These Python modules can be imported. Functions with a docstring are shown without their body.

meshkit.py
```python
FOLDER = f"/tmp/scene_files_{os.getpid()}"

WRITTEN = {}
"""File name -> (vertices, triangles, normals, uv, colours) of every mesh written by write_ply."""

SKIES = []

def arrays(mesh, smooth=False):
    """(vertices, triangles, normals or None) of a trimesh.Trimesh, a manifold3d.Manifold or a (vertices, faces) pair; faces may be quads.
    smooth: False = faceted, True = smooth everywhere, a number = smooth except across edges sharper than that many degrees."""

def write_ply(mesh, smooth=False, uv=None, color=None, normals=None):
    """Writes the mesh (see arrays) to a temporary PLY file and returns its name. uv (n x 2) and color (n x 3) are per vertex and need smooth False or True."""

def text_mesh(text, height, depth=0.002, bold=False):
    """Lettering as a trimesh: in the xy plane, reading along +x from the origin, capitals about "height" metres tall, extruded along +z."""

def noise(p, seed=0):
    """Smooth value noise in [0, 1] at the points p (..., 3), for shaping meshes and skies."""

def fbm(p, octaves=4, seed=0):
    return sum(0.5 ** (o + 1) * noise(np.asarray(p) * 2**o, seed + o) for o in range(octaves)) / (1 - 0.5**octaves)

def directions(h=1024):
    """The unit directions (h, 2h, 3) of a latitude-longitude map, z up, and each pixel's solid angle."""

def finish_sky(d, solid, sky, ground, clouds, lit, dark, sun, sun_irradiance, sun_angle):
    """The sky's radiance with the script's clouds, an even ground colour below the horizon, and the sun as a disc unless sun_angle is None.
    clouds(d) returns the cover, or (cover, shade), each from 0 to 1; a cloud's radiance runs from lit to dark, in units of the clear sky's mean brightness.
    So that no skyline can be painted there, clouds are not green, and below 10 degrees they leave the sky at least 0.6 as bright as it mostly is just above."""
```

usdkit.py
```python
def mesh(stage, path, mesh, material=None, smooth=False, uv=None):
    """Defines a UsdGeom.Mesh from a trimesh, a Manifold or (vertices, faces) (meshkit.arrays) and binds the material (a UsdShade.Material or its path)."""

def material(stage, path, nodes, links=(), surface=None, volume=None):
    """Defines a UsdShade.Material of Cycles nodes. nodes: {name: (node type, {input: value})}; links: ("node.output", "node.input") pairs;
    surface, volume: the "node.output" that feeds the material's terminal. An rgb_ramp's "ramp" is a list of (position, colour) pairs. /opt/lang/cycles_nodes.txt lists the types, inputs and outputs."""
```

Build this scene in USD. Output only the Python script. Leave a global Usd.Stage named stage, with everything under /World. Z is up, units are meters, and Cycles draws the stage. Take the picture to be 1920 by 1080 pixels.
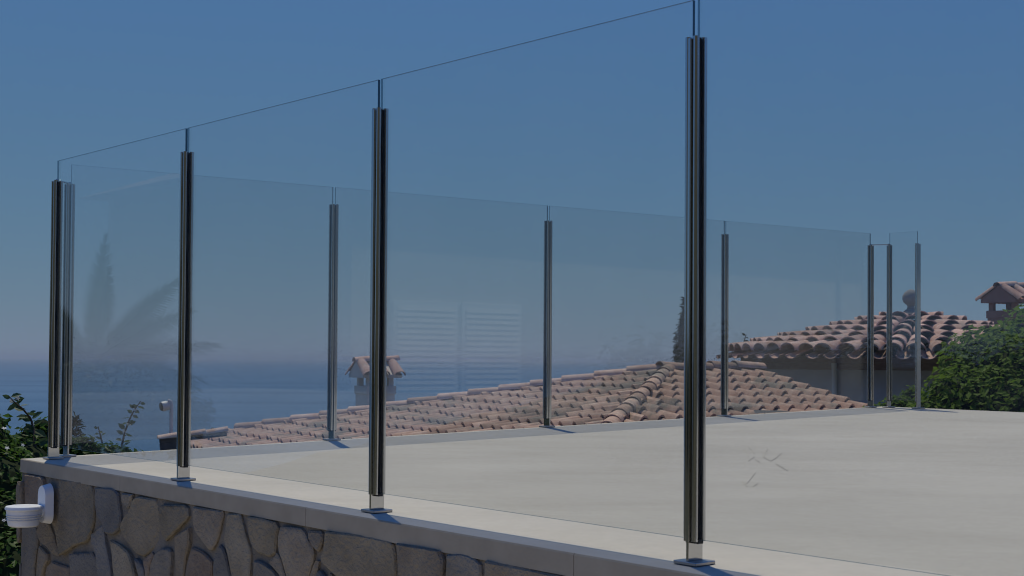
import math, numpy as np, trimesh, usdkit, meshkit
import shapely
from shapely.geometry import Polygon, LineString, MultiPoint, box as sbox
from shapely.ops import unary_union, voronoi_diagram
from pxr import Usd, UsdGeom, UsdLux, UsdShade, Gf, Sdf

stage = Usd.Stage.CreateInMemory()
UsdGeom.SetStageUpAxis(stage, UsdGeom.Tokens.z)
UsdGeom.SetStageMetersPerUnit(stage, 1.0)
UsdGeom.Xform.Define(stage, '/World')
UsdGeom.Scope.Define(stage, '/World/Looks')

# ------------------------------------------------------------------ camera
F_PX, YAW, PITCH, ROLL = 2518.1, 2.4244, 0.0222, 0.0068
CAM = np.array([5.7404, -2.3243, 0.4396])
SX, SY = -0.48, 79.25
_fw = np.array([math.cos(PITCH) * math.cos(YAW), math.cos(PITCH) * math.sin(YAW), math.sin(PITCH)])
_r0 = np.array([math.sin(YAW), -math.cos(YAW), 0.0])
_u0 = np.cross(_r0, _fw)
RIGHT = math.cos(ROLL) * _r0 + math.sin(ROLL) * _u0
UP = -math.sin(ROLL) * _r0 + math.cos(ROLL) * _u0
cam = UsdGeom.Camera.Define(stage, '/World/camera')
m = Gf.Matrix4d(*RIGHT, 0, *UP, 0, *(-_fw), 0, *CAM, 1)
cam.AddTransformOp().Set(m)
cam.CreateHorizontalApertureAttr(36.0)
cam.CreateVerticalApertureAttr(36.0 * 1080 / 1920)
cam.CreateFocalLengthAttr(F_PX / 1920 * 36)
cam.CreateHorizontalApertureOffsetAttr(-SX / 1920 * 36)
cam.CreateVerticalApertureOffsetAttr(SY / 1920 * 36)
cam.CreateClippingRangeAttr(Gf.Vec2f(0.05, 300000))
cam.CreateFStopAttr(11.0)
cam.CreateFocusDistanceAttr(5.2)
cam.CreateExposureAttr(-0.5)

# ------------------------------------------------------------------ sky and sun
SUN = np.array([-0.43, 0.21, 1.2]); SUN /= np.linalg.norm(SUN)
SUN_EL = math.asin(SUN[2]); SUN_ROT = math.atan2(SUN[0], SUN[1])
dome = UsdLux.DomeLight.Define(stage, '/World/sky')
dome.GetPrim().SetCustomDataByKey('label', 'clear hazy blue summer sky')
dome.GetPrim().SetCustomDataByKey('kind', 'structure')
skym = usdkit.material(stage, '/World/Looks/sky_look', {
    's': ('sky_texture', dict(sky_type='single_scattering', sun_disc=False, sun_elevation=SUN_EL, sun_rotation=SUN_ROT,
                              altitude=3000.0, air_density=1.0, aerosol_density=0.6, ozone_density=4.0)),
    'sep': ('separate_color', dict(color_type='rgb')), 'com': ('combine_color', dict(color_type='rgb')),
    'pr': ('math', dict(math_type='power', value2=0.60)), 'pg': ('math', dict(math_type='power', value2=0.30)), 'pb': ('math', dict(math_type='power', value2=-0.30)),
    'kr': ('math', dict(math_type='multiply', value2=0.50)), 'kg': ('math', dict(math_type='multiply', value2=1.15)), 'kb': ('math', dict(math_type='multiply', value2=5.35)),
    'b': ('background_shader', dict(strength=0.15))},
    [('s.color', 'sep.color'), ('sep.r', 'pr.value1'), ('sep.g', 'pg.value1'), ('sep.b', 'pb.value1'), ('pr.value', 'kr.value1'), ('pg.value', 'kg.value1'), ('pb.value', 'kb.value1'),
     ('kr.value', 'com.r'), ('kg.value', 'com.g'), ('kb.value', 'com.b'), ('com.color', 'b.color')], surface='b.background')
UsdShade.MaterialBindingAPI.Apply(dome.GetPrim()).Bind(skym)
sun = UsdLux.DistantLight.Define(stage, '/World/sun')
sun.CreateIntensityAttr(1.0); sun.CreateAngleAttr(0.53); sun.CreateNormalizeAttr(True)
sun.CreateColorAttr(Gf.Vec3f(1.0, 0.935, 0.765))
_z = SUN; _x = np.cross([0, 0, 1.0], _z); _x /= np.linalg.norm(_x); _y = np.cross(_z, _x)
sun.AddTransformOp().Set(Gf.Matrix4d(*_x, 0, *_y, 0, *_z, 0, 0, 0, 50, 1))

# ------------------------------------------------------------------ helpers
used = {}
def numbered(path):
    k = used.get(path, 0); used[path] = k + 1
    return path if k == 0 else f'{path}_{k:03d}'
def tag(prim, label=None, cat=None, group=None, kind=None):
    p = prim.GetPrim() if hasattr(prim, 'GetPrim') else prim
    for k, v in (('label', label), ('category', cat), ('group', group), ('kind', kind)):
        if v: p.SetCustomDataByKey(k, v)
    return p
def thing(name, label, cat, loc=(0, 0, 0), group=None):
    x = UsdGeom.Xform.Define(stage, numbered('/World/' + name))
    x.AddTranslateOp().Set(Gf.Vec3d(*map(float, loc)))
    x._loc = np.array(loc, float)
    tag(x, label, cat, group)
    LOC[str(x.GetPath())] = np.array(loc, float)
    return x
LOC = {}
def obj(name, mesh, mat, parent=None, smooth=False, label=None, cat=None, group=None, kind=None):
    """mesh is in world coordinates; moved into the frame of its thing"""
    base = '/World' if parent is None else str(parent.GetPath())
    if parent is not None:
        root = '/'.join(base.split('/')[:3]); off = LOC.get(root, np.zeros(3))
        v, f, *_ = meshkit.arrays(mesh, False)
        mesh = trimesh.Trimesh(v - off, f, process=False)
    p = usdkit.mesh(stage, numbered(base + '/' + name), mesh, mat, smooth=smooth)
    tag(p, label, cat, group, kind)
    return p
def cat_(ms): return trimesh.util.concatenate(ms)
def tm(v, f):
    v, f = np.asarray(v, float), np.asarray(f, int)
    if f.ndim == 2 and f.shape[1] == 4: f = np.vstack([f[:, [0, 1, 2]], f[:, [0, 2, 3]]])
    return trimesh.Trimesh(v, f, process=False)
def bbox(lo, hi, c=0.0):
    lo, hi = np.array(lo, float), np.array(hi, float)
    if c <= 0:
        b = trimesh.creation.box(hi - lo); b.apply_translation((lo + hi) / 2); return b
    pts = []
    for sx in (0, 1):
        for sy in (0, 1):
            for sz in (0, 1):
                p = np.where([sx, sy, sz], hi, lo); d = np.where([sx, sy, sz], -1, 1) * c
                for k in range(3):
                    q = p + d; q[k] = p[k]; pts.append(q)
    return trimesh.convex.convex_hull(np.array(pts))
def tube(pts, r, n=8, caps=True):
    pts = np.asarray(pts, float); r = np.broadcast_to(r, len(pts))
    t = np.gradient(pts, axis=0); t /= np.linalg.norm(t, axis=1)[:, None] + 1e-12
    ref = np.array([0, 0, 1.0]) if abs(t[0][2]) < .9 else np.array([1.0, 0, 0])
    V = []
    for p, d, rr in zip(pts, t, r):
        a = np.cross(d, ref); a /= np.linalg.norm(a) + 1e-12; b = np.cross(d, a)
        th = np.arange(n) / n * 2 * np.pi
        V.append(p + rr * (np.cos(th)[:, None] * a + np.sin(th)[:, None] * b))
    V = np.vstack(V); F = []
    for i in range(len(pts) - 1):
        for j in range(n):
            k = (j + 1) % n
            F += [[i * n + j, (i + 1) * n + j, (i + 1) * n + k], [i * n + j, (i + 1) * n + k, i * n + k]]
    if caps:
        e = (len(pts) - 1) * n
        for j in range(1, n - 1): F += [[0, j, j + 1], [e, e + j + 1, e + j]]
    return tm(V, F)
def lathe(prof, n=24, at=(0, 0, 0)):
    prof = np.asarray(prof, float); th = np.arange(n) / n * 2 * np.pi
    V = np.vstack([np.c_[r * np.cos(th), r * np.sin(th), np.full(n, z)] for r, z in prof]); F = []
    for i in range(len(prof) - 1):
        for j in range(n):
            k = (j + 1) % n
            F += [[i * n + j, i * n + k, (i + 1) * n + k], [i * n + j, (i + 1) * n + k, (i + 1) * n + j]]
    V = V + np.array(at, float)
    return tm(V, F)
def frame(P, ex, ey, ez):
    M = np.eye(4); M[:3, 0], M[:3, 1], M[:3, 2], M[:3, 3] = ex, ey, ez, P; return M
def put(mesh, M):
    q = mesh.copy(); q.apply_transform(M); return q
def at_px(x, y, D):
    """a measured bearing of the photograph, D metres ahead, as a point of the place"""
    return CAM + D * (_fw + RIGHT * (x - 960 - SX) / F_PX + UP * (540 + SY - y) / F_PX)
TX, TY = -0.0055, 0.0173
def zt(x, y): return TX * x + TY * y

# ------------------------------------------------------------------ materials
def mat(name, nodes, links, surface): return usdkit.material(stage, '/World/Looks/' + name, nodes, links, surface=surface)
def noisy(name, c1, c2, scale=6.0, rough=0.8, bump=0.3, bscale=60.0, c3=None, detail=5.0, spec=0.3, stretch=(1, 1, 1), bdist=0.004, random=0.0):
    n = {'g': ('geometry', {}), 'm': ('mapping', dict(scale=stretch)),
         'n': ('noise_texture', dict(scale=scale, detail=detail, roughness=0.6)),
         'r': ('rgb_ramp', dict(ramp=[(0.3, c1), (0.7, c2)] if c3 is None else [(0.28, c1), (0.5, c2), (0.72, c3)])),
         'n2': ('noise_texture', dict(scale=bscale, detail=4.0, roughness=0.6)),
         'b': ('bump', dict(strength=bump, distance=bdist)),
         'p': ('principled_bsdf', dict(roughness=rough, specular_ior_level=spec))}
    l = [('g.position', 'm.vector'), ('m.vector', 'n.vector'), ('n.fac', 'r.fac'), ('g.position', 'n2.vector'), ('n2.fac', 'b.height'), ('b.normal', 'p.normal')]
    if random:
        n['o'] = ('object_info', {}); n['mr'] = ('map_range', dict(to_min=1 - random, to_max=1 + random))
        n['h'] = ('hsv', {}); l += [('o.random', 'mr.value'), ('mr.result', 'h.value'), ('r.color', 'h.color'), ('h.color', 'p.base_color')]
    else: l += [('r.color', 'p.base_color')]
    return mat(name, n, l, 'p.BSDF')
def plain(name, c, rough=0.5, metallic=0.0, spec=0.5):
    return mat(name, {'p': ('principled_bsdf', dict(base_color=c, roughness=rough, metallic=metallic, specular_ior_level=spec))}, [], 'p.BSDF')

steel = mat('polished_steel', {
    'g': ('geometry', {}), 'mp': ('mapping', dict(scale=(40, 40, 1.5))), 'n': ('noise_texture', dict(scale=3.0, detail=3.0)),
    'mr': ('map_range', dict(to_min=0.06, to_max=0.17)),
    'p': ('principled_bsdf', dict(base_color=(0.56, 0.56, 0.555), metallic=1.0))},
    [('g.position', 'mp.vector'), ('mp.vector', 'n.vector'), ('n.fac', 'mr.value'), ('mr.result', 'p.roughness')], 'p.BSDF')
rubber = plain('black_rubber', (0.012, 0.012, 0.012), 0.6)
glass = mat('pane_glass', {
    'g': ('geometry', {}), 'ior': ('map_range', dict(from_min=0, from_max=1, to_min=1.52, to_max=1 / 1.52)),
    'f': ('fresnel', {}),
    't': ('transparent_bsdf', dict(color=(0.962, 0.968, 0.964))), 'gl': ('glossy_bsdf', dict(color=(1, 1, 1), roughness=0.0)),
    'mx': ('mix_closure', {}),
    'n': ('noise_texture', dict(scale=2.2, detail=6.0, roughness=0.65)), 'dr': ('map_range', dict(from_min=0.35, from_max=0.8, to_min=0.003, to_max=0.014, clamp=True)),
    'tl': ('translucent_bsdf', dict(color=(0.8, 0.8, 0.8))), 'mx2': ('mix_closure', {})},
    [('g.backfacing', 'ior.value'), ('ior.result', 'f.IOR'), ('f.fac', 'mx.fac'), ('t.BSDF', 'mx.closure1'), ('gl.BSDF', 'mx.closure2'),
     ('g.position', 'n.vector'), ('n.fac', 'dr.value'), ('dr.result', 'mx2.fac'), ('mx.closure', 'mx2.closure1'), ('tl.BSDF', 'mx2.closure2')], 'mx2.closure')
glass_edge = mat('pane_edge_glass', {
    't': ('transparent_bsdf', dict(color=(0.22, 0.36, 0.42))),
    'p': ('principled_bsdf', dict(base_color=(0.015, 0.04, 0.06), roughness=0.25)), 'mx': ('mix_closure', dict(fac=0.8))},
    [('t.BSDF', 'mx.closure1'), ('p.BSDF', 'mx.closure2')], 'mx.closure')
faint_edge = mat('pane_faint_edge_glass', {  # paler copy of the edge glass: view through the pane put into the tint
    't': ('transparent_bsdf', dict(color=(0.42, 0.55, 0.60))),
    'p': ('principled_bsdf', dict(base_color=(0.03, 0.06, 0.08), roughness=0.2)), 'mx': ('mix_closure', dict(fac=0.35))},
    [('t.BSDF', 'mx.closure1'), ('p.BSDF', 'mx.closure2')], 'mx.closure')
terrace_mat = mat('terrace_screed', {
    'g': ('geometry', {}), 'vr': ('vector_rotate', dict(rotate_type='z_axis', angle=-0.70)), 'm1': ('mapping', dict(scale=(0.9, 2.2, 1))),
    'n1': ('noise_texture', dict(scale=1.6, detail=6.0, roughness=0.6, distortion=0.4)),
    'n2': ('noise_texture', dict(scale=26.0, detail=5.0, roughness=0.7)),
    'n3': ('noise_texture', dict(scale=0.7, detail=2.0)),
    'r1': ('rgb_ramp', dict(ramp=[(0.25, (0.425, 0.396, 0.333)), (0.5, (0.468, 0.437, 0.371)), (0.78, (0.498, 0.467, 0.400))])),
    'r2': ('rgb_ramp', dict(ramp=[(0.3, (0.93, 0.93, 0.93)), (0.62, (1, 1, 1))])),
    'r3': ('rgb_ramp', dict(ramp=[(0.35, (0.89, 0.89, 0.885)), (0.65, (1, 1, 1))])),
    'x1': ('mix_color', dict(blend_type='multiply', fac=1.0)), 'x2': ('mix_color', dict(blend_type='multiply', fac=1.0)),
    'bu': ('bump', dict(strength=0.35, distance=0.003)),
    'p': ('principled_bsdf', dict(roughness=0.75, specular_ior_level=0.25))},
    [('g.position', 'vr.vector'), ('vr.vector', 'm1.vector'), ('m1.vector', 'n1.vector'), ('g.position', 'n2.vector'), ('g.position', 'n3.vector'),
     ('n1.fac', 'r1.fac'), ('n2.fac', 'r2.fac'), ('n3.fac', 'r3.fac'), ('r1.color', 'x1.a'), ('r2.color', 'x1.b'), ('x1.result', 'x2.a'), ('r3.color', 'x2.b'),
     ('x2.result', 'p.base_color'), ('n2.fac', 'bu.height'), ('bu.normal', 'p.normal')], 'p.BSDF')
fascia_mat = noisy('grey_coping', (0.31, 0.265, 0.195), (0.37, 0.32, 0.24), 9, 0.75, 0.25, 90)
mortar_mat = noisy('grey_mortar', (0.16, 0.14, 0.112), (0.22, 0.195, 0.158), 14, 0.95, 0.8, 70, bdist=0.01)
def stone_mat(name, a, b, c): return noisy(name, a, b, 8, 0.88, 1.0, 55, c3=c, bdist=0.013, random=0.16, detail=9.0)
old_mortar = noisy('weathered_ridge_mortar', (0.07, 0.06, 0.05), (0.13, 0.115, 0.095), 12, 0.95, 0.8, 50)
stones = [stone_mat('brown_stone', (0.186, 0.147, 0.104), (0.250, 0.206, 0.149), (0.299, 0.250, 0.180)),
          stone_mat('tan_stone', (0.196, 0.162, 0.108), (0.260, 0.216, 0.149), (0.309, 0.260, 0.184)),
          stone_mat('grey_stone', (0.176, 0.152, 0.117), (0.230, 0.201, 0.158), (0.274, 0.240, 0.189)),
          stone_mat('slate_stone', (0.147, 0.137, 0.117), (0.186, 0.171, 0.147), (0.221, 0.206, 0.176)),
          stone_mat('rusty_stone', (0.196, 0.142, 0.099), (0.255, 0.196, 0.140), (0.294, 0.235, 0.171))]
def tile_mat(name, a, b, c, lichen, amount):
    return mat(name, {
        'g': ('geometry', {}), 'o': ('object_info', {}),
        'n': ('noise_texture', dict(scale=9.0, detail=5.0, roughness=0.65)),
        'r': ('rgb_ramp', dict(ramp=[(0.28, a), (0.5, b), (0.75, c)])),
        'l': ('noise_texture', dict(scale=1.9, detail=5.0, roughness=0.7)),
        'lr': ('map_range', dict(from_min=0.56 - amount, from_max=0.68 - amount, to_min=0, to_max=0.85, clamp=True)),
        'mx': ('mix_color', dict(b=lichen)), 'mr': ('map_range', dict(to_min=0.66, to_max=1.32)), 'h': ('hsv', {}),
        'n2': ('noise_texture', dict(scale=70.0, detail=4.0)), 'bu': ('bump', dict(strength=0.5, distance=0.005)),
        'p': ('principled_bsdf', dict(roughness=0.85, specular_ior_level=0.2))},
        [('g.position', 'n.vector'), ('n.fac', 'r.fac'), ('g.position', 'l.vector'), ('l.fac', 'lr.value'), ('lr.result', 'mx.fac'),
         ('r.color', 'mx.a'), ('o.random', 'mr.value'), ('mr.result', 'h.value'), ('mx.result', 'h.color'), ('h.color', 'p.base_color'),
         ('g.position', 'n2.vector'), ('n2.fac', 'bu.height'), ('bu.normal', 'p.normal')], 'p.BSDF')
tile_a = tile_mat('clay_tile', (0.315, 0.19, 0.135), (0.44, 0.295, 0.215), (0.53, 0.40, 0.30), (0.19, 0.18, 0.145), 0.06)
tile_r = tile_mat('ridge_clay_tile', (0.36, 0.23, 0.18), (0.48, 0.345, 0.28), (0.56, 0.44, 0.365), (0.33, 0.295, 0.24), -0.02)
tile_c = tile_mat('orange_clay_tile', (0.32, 0.185, 0.14), (0.44, 0.285, 0.225), (0.53, 0.395, 0.32), (0.22, 0.205, 0.17), 0.0)
roof_base = noisy('roof_underlay', (0.07, 0.055, 0.045), (0.12, 0.09, 0.07), 8, 0.95)
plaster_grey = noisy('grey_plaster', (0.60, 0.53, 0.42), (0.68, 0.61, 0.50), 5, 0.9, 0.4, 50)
old_stone = noisy('weathered_finial_stone', (0.15, 0.14, 0.13), (0.24, 0.225, 0.205), 7, 0.9, 0.5, 40)
plaster_red = noisy('red_plaster', (0.30, 0.13, 0.085), (0.38, 0.18, 0.12), 5, 0.9, 0.4, 50)
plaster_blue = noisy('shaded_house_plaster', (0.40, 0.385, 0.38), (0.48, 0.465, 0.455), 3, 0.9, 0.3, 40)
wood_dark = noisy('dark_eave_wood', (0.16, 0.10, 0.075), (0.22, 0.145, 0.11), 7, 0.8)
white_plastic = plain('white_plastic', (0.74, 0.74, 0.72), 0.35)
lens_grey = plain('grey_lens', (0.66, 0.66, 0.65), 0.35)
lamp_metal = plain('painted_lamp_metal', (0.55, 0.56, 0.55), 0.45)
villa_wall = noisy('villa_plaster', (0.42, 0.38, 0.31), (0.50, 0.455, 0.38), 2, 0.9)
shutter_white = plain('white_shutter_paint', (0.75, 0.75, 0.72), 0.5)
bark = noisy('bark', (0.06, 0.045, 0.03), (0.12, 0.09, 0.065), 20, 0.9, 0.8, 60)
dark_core = plain('inner_shade_core', (0.02, 0.03, 0.012), 0.9, spec=0.1)  # solid bush cores; shade between the leaves put into the dark colour
def leaf_mat(name, cols, trans=0.28, rough=0.45):
    return mat(name, {
        'g': ('geometry', {}), 'r': ('rgb_ramp', dict(ramp=list(zip(np.linspace(0, 1, len(cols)), cols)))),
        'p': ('principled_bsdf', dict(roughness=rough, specular_ior_level=0.10)), 't': ('translucent_bsdf', {}), 'mx': ('mix_closure', dict(fac=trans)),
        'h': ('hsv', dict(value=1.3))},
        [('g.random_per_island', 'r.fac'), ('r.color', 'p.base_color'), ('r.color', 'h.color'), ('h.color', 't.color'), ('p.BSDF', 'mx.closure1'), ('t.BSDF', 'mx.closure2')], 'mx.closure')
leaf_green = leaf_mat('hedge_leaves', [(0.10, 0.165, 0.022), (0.165, 0.245, 0.032), (0.24, 0.32, 0.045), (0.34, 0.38, 0.06), (0.15, 0.22, 0.034)], 0.42, rough=.6)
leaf_dark = leaf_mat('dark_leaves', [(0.06, 0.115, 0.022), (0.11, 0.18, 0.03), (0.18, 0.26, 0.045), (0.09, 0.15, 0.028)], 0.4)
leaf_sprig = leaf_mat('sprig_leaves', [(0.07, 0.11, 0.05), (0.11, 0.16, 0.07), (0.15, 0.20, 0.10)])
leaf_cypress = leaf_mat('cypress_leaves', [(0.014, 0.03, 0.018), (0.022, 0.042, 0.02), (0.035, 0.06, 0.025)], 0.1)
leaf_palm = leaf_mat('palm_leaves', [(0.04, 0.06, 0.025), (0.06, 0.08, 0.03)])
petal = mat('white_petals', {'p': ('principled_bsdf', dict(base_color=(0.72, 0.72, 0.68), roughness=0.6)), 't': ('translucent_bsdf', dict(color=(0.7, 0.7, 0.66))), 'm': ('mix_closure', dict(fac=0.3))},
            [('p.BSDF', 'm.closure1'), ('t.BSDF', 'm.closure2')], 'm.closure')
earth = noisy('dry_hillside', (0.028, 0.034, 0.016), (0.06, 0.055, 0.032), 0.35, 0.95, 0.5, 3.0, c3=(0.02, 0.03, 0.012))
sea_mat = mat('sea_water', {
    'g': ('geometry', {}), 'vr': ('vector_rotate', dict(rotate_type='z_axis', angle=-0.853)), 'm': ('mapping', dict(scale=(0.0006, 0.0045, 1))),
    'n': ('noise_texture', dict(scale=1.0, detail=5.0, roughness=0.6, distortion=0.6)),
    'r': ('rgb_ramp', dict(ramp=[(0.3, (0.028, 0.076, 0.148)), (0.5, (0.040, 0.100, 0.182)), (0.72, (0.070, 0.145, 0.232))])),
    'rr': ('map_range', dict(from_min=0.3, from_max=0.75, to_min=0.28, to_max=0.42)),
    'p': ('principled_bsdf', dict(ior=1.333, specular_ior_level=0.28))},
    [('g.position', 'vr.vector'), ('vr.vector', 'm.vector'), ('m.vector', 'n.vector'), ('n.fac', 'r.fac'), ('r.color', 'p.base_color'), ('n.fac', 'rr.value'), ('rr.result', 'p.roughness')], 'p.BSDF')

# ------------------------------------------------------------------ terrain, sea
SEA_Z = -60.0
def land(x, y):
    t = 0.75 * x - 0.66 * y
    z = np.full(np.shape(t), -1.15)
    z = np.where(t < -3.5, -1.15 + (t + 3.5) * 0.36, z)
    rr_ = np.hypot(x, y); t2 = rr_ * np.clip(((0.66 * x - 0.75 * y) / (rr_ + 1e-6) - .38) / .62, 0, 1)
    up = np.clip(t2 - 10, 0, None)
    z = np.where(t2 > 10, -1.15 + 0.62 * up - 0.0015 * np.minimum(up, 190) ** 2, z)
    p = np.stack([np.asarray(x) * 0.06, np.asarray(y) * 0.06, np.zeros(np.shape(t))], -1)
    far = np.clip((np.maximum(np.abs(t), t2) - 9) / 15, 0, 1)
    return z + far * 3.0 * (meshkit.fbm(p, 4, 3) - 0.5)
s = np.sinh(np.linspace(-4.2, 4.2, 121)) * 9.0
gx, gy = np.meshgrid(s + 2, s + 2, indexing='ij')
gz = np.maximum(land(gx, gy), SEA_Z - 4)
n_ = len(s); idx = np.arange(n_ * n_).reshape(n_, n_)
quads = np.stack([idx[:-1, :-1], idx[1:, :-1], idx[1:, 1:], idx[:-1, 1:]], -1).reshape(-1, 4)
obj('hillside_ground', tm(np.stack([gx, gy, gz], -1).reshape(-1, 3), quads), earth, smooth=True, kind='structure', label='hillside ground falling from the terrace down to the sea')
paving_mat = noisy('bounce_paving_stone', (0.52, 0.46, 0.37), (0.60, 0.535, 0.44), 3, 0.85, 0.3, 30)  # unseen ground, added pale to bounce warm sunlight onto the shaded wall
obj('courtyard_paving', bbox((-0.4, -6.8, -1.30), (11, -0.09, -1.14)), paving_mat, kind='structure', label='unseen pale paving added in front of the stone wall to bounce warm light onto it')
rad = np.r_[0, np.geomspace(50, 60000, 34)]
th = np.arange(72) / 72 * 2 * np.pi
sv = np.stack([np.outer(rad, np.cos(th)), np.outer(rad, np.sin(th)), np.full((len(rad), 72), SEA_Z)], -1).reshape(-1, 3)
sq = [[i * 72 + j, (i + 1) * 72 + j, (i + 1) * 72 + (j + 1) % 72, i * 72 + (j + 1) % 72] for i in range(len(rad) - 1) for j in range(72)]
obj('sea', tm(sv, sq), sea_mat, kind='structure', label='blue sea stretching to a hazy horizon')
HAZE = 6.5e-5
hz = usdkit.material(stage, '/World/Looks/haze_air', {'v': ('principled_volume', dict(color=(0.525, 0.60, 0.69), density=HAZE, anisotropy=0.2))}, [], volume='v.volume')
obj('haze', bbox((-61000, -61000, SEA_Z - 6), (61000, 61000, 62)), hz, kind='stuff', label='thin sea haze paling the horizon')

# ------------------------------------------------------------------ terrace
X0, X1, Y0, Y1 = -0.035, 9.4, -0.10, 6.40
def slab(x0, x1, y0, y1, top, bot):
    P = [(x0, y0), (x1, y0), (x1, y1), (x0, y1)]
    v = [(x, y, zt(x, y) + top) for x, y in P] + [(x, y, zt(x, y) + bot) for x, y in P]
    return tm(v, [[0, 1, 2, 3], [7, 6, 5, 4], [0, 4, 5, 1], [1, 5, 6, 2], [2, 6, 7, 3], [3, 7, 4, 0]])
terrace = obj('terrace', slab(X0, X1, Y0 + 0.008, Y1, 0.0, -0.055), terrace_mat, kind='structure', label='pale grey rendered roof terrace floor')
def pencil(pts, w=0.0018):
    g = LineString([at_terrace(1360 + a / 9.82, 820 + b / 9.82)[:2] for a, b in pts]).buffer(w, cap_style=1, quad_segs=2)
    v, f = trimesh.creation.triangulate_polygon(g, engine='earcut')
    return tm(np.c_[v, [zt(x, y) + 0.002 for x, y in v]], f)
def at_terrace(x, y):
    d = at_px(x, y, 1.0) - CAM
    t = (TX * CAM[0] + TY * CAM[1] - CAM[2]) / (d[2] - TX * d[0] - TY * d[1])
    return CAM + t * d
scratch_mat = plain('scuffed_screed', (0.425, 0.395, 0.33), 0.8)
obj('scuff_mark', cat_([pencil(q) for q in (
    [(230, 240), (380, 240), (415, 310), (415, 350)], [(430, 190), (500, 240), (530, 300)], [(420, 440), (545, 355)], [(550, 410), (630, 460)],
    [(780, 210), (735, 290), (705, 375), (840, 440), (930, 385), (1030, 295)], [(930, 490), (1150, 620)], [(550, 650), (470, 760), (395, 850)],
    [(320, 815), (400, 905), (520, 905), (590, 850)])]), scratch_mat, terrace, label='faint dark scribble scuffed into the floor')
P_ = [at_terrace(1413, 769.5), at_terrace(1416, 776), at_terrace(1480, 772.5), at_terrace(1478, 771)]
obj('drain_slot', tm([(p_[0], p_[1], zt(p_[0], p_[1]) + .003) for p_ in P_], [[0, 1, 2, 3]]), plain('dark_patch_grey', (0.045, 0.045, 0.045), 0.8), terrace)  # flat dark patch laid on the floor at the back edge
# ---- stone wall with its coping
wall = thing('stone_wall', 'crazy paved brown stone retaining wall with grey coping under the glass fence', 'wall', (0, Y0, -1.15))
obj('mortar', bbox((-0.03, Y0 + 0.007, -1.3), (9.3, Y0 + 0.30, -0.115)), mortar_mat, wall)
obj('mortar', tm([(-0.03, Y0 + 0.007, -0.115), (9.3, Y0 + 0.007, -0.115), (9.3, Y0 + 0.007, zt(9.3, Y0) - .056), (-.03, Y0 + 0.007, zt(0, Y0) - .056)], [[0, 1, 2, 3]]), mortar_mat, wall)
cx = [-0.035, 0.95, 2.24, 3.42, 4.7, 6.0, 7.3, 9.3]
for a, b in zip(cx[:-1], cx[1:]):
    P = []
    for x in (a + .001, b - .001):
        for y, dz in ((Y0, -0.003), (Y0 + .003, 0.0005), (Y0 + 0.0075, 0.0005), (Y0 + 0.0075, -0.056), (Y0, -0.056)):
            P.append((x, y, zt(x, Y0) + dz))
    F = [[k, (k + 1) % 5, 5 + (k + 1) % 5] for k in range(5)] + [[k, 5 + (k + 1) % 5, 5 + k] for k in range(5)] + [[0, 2, 1], [0, 3, 2], [0, 4, 3], [5, 6, 7], [5, 7, 8], [5, 8, 9]]
    obj('coping_strip', tm(P, F), fascia_mat, wall)
WY = Y0 - 0.005
def on_wall(x, y):
    d = at_px(x, y, 1.0) - CAM; t = (WY - CAM[1]) / d[1]; q = CAM + t * d; return q[0], q[2]
Z1 = lambda *p: [on_wall(30 + a / 4.91, 860 + b / 4.91) for a, b in p]
Z2 = lambda *p: [on_wall(300 + a / 6.0, 900 + b / 6.0) for a, b in p]
Z3 = lambda *p: [on_wall(560 + a / 6.4, 960 + b / 6.4) for a, b in p]
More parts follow.
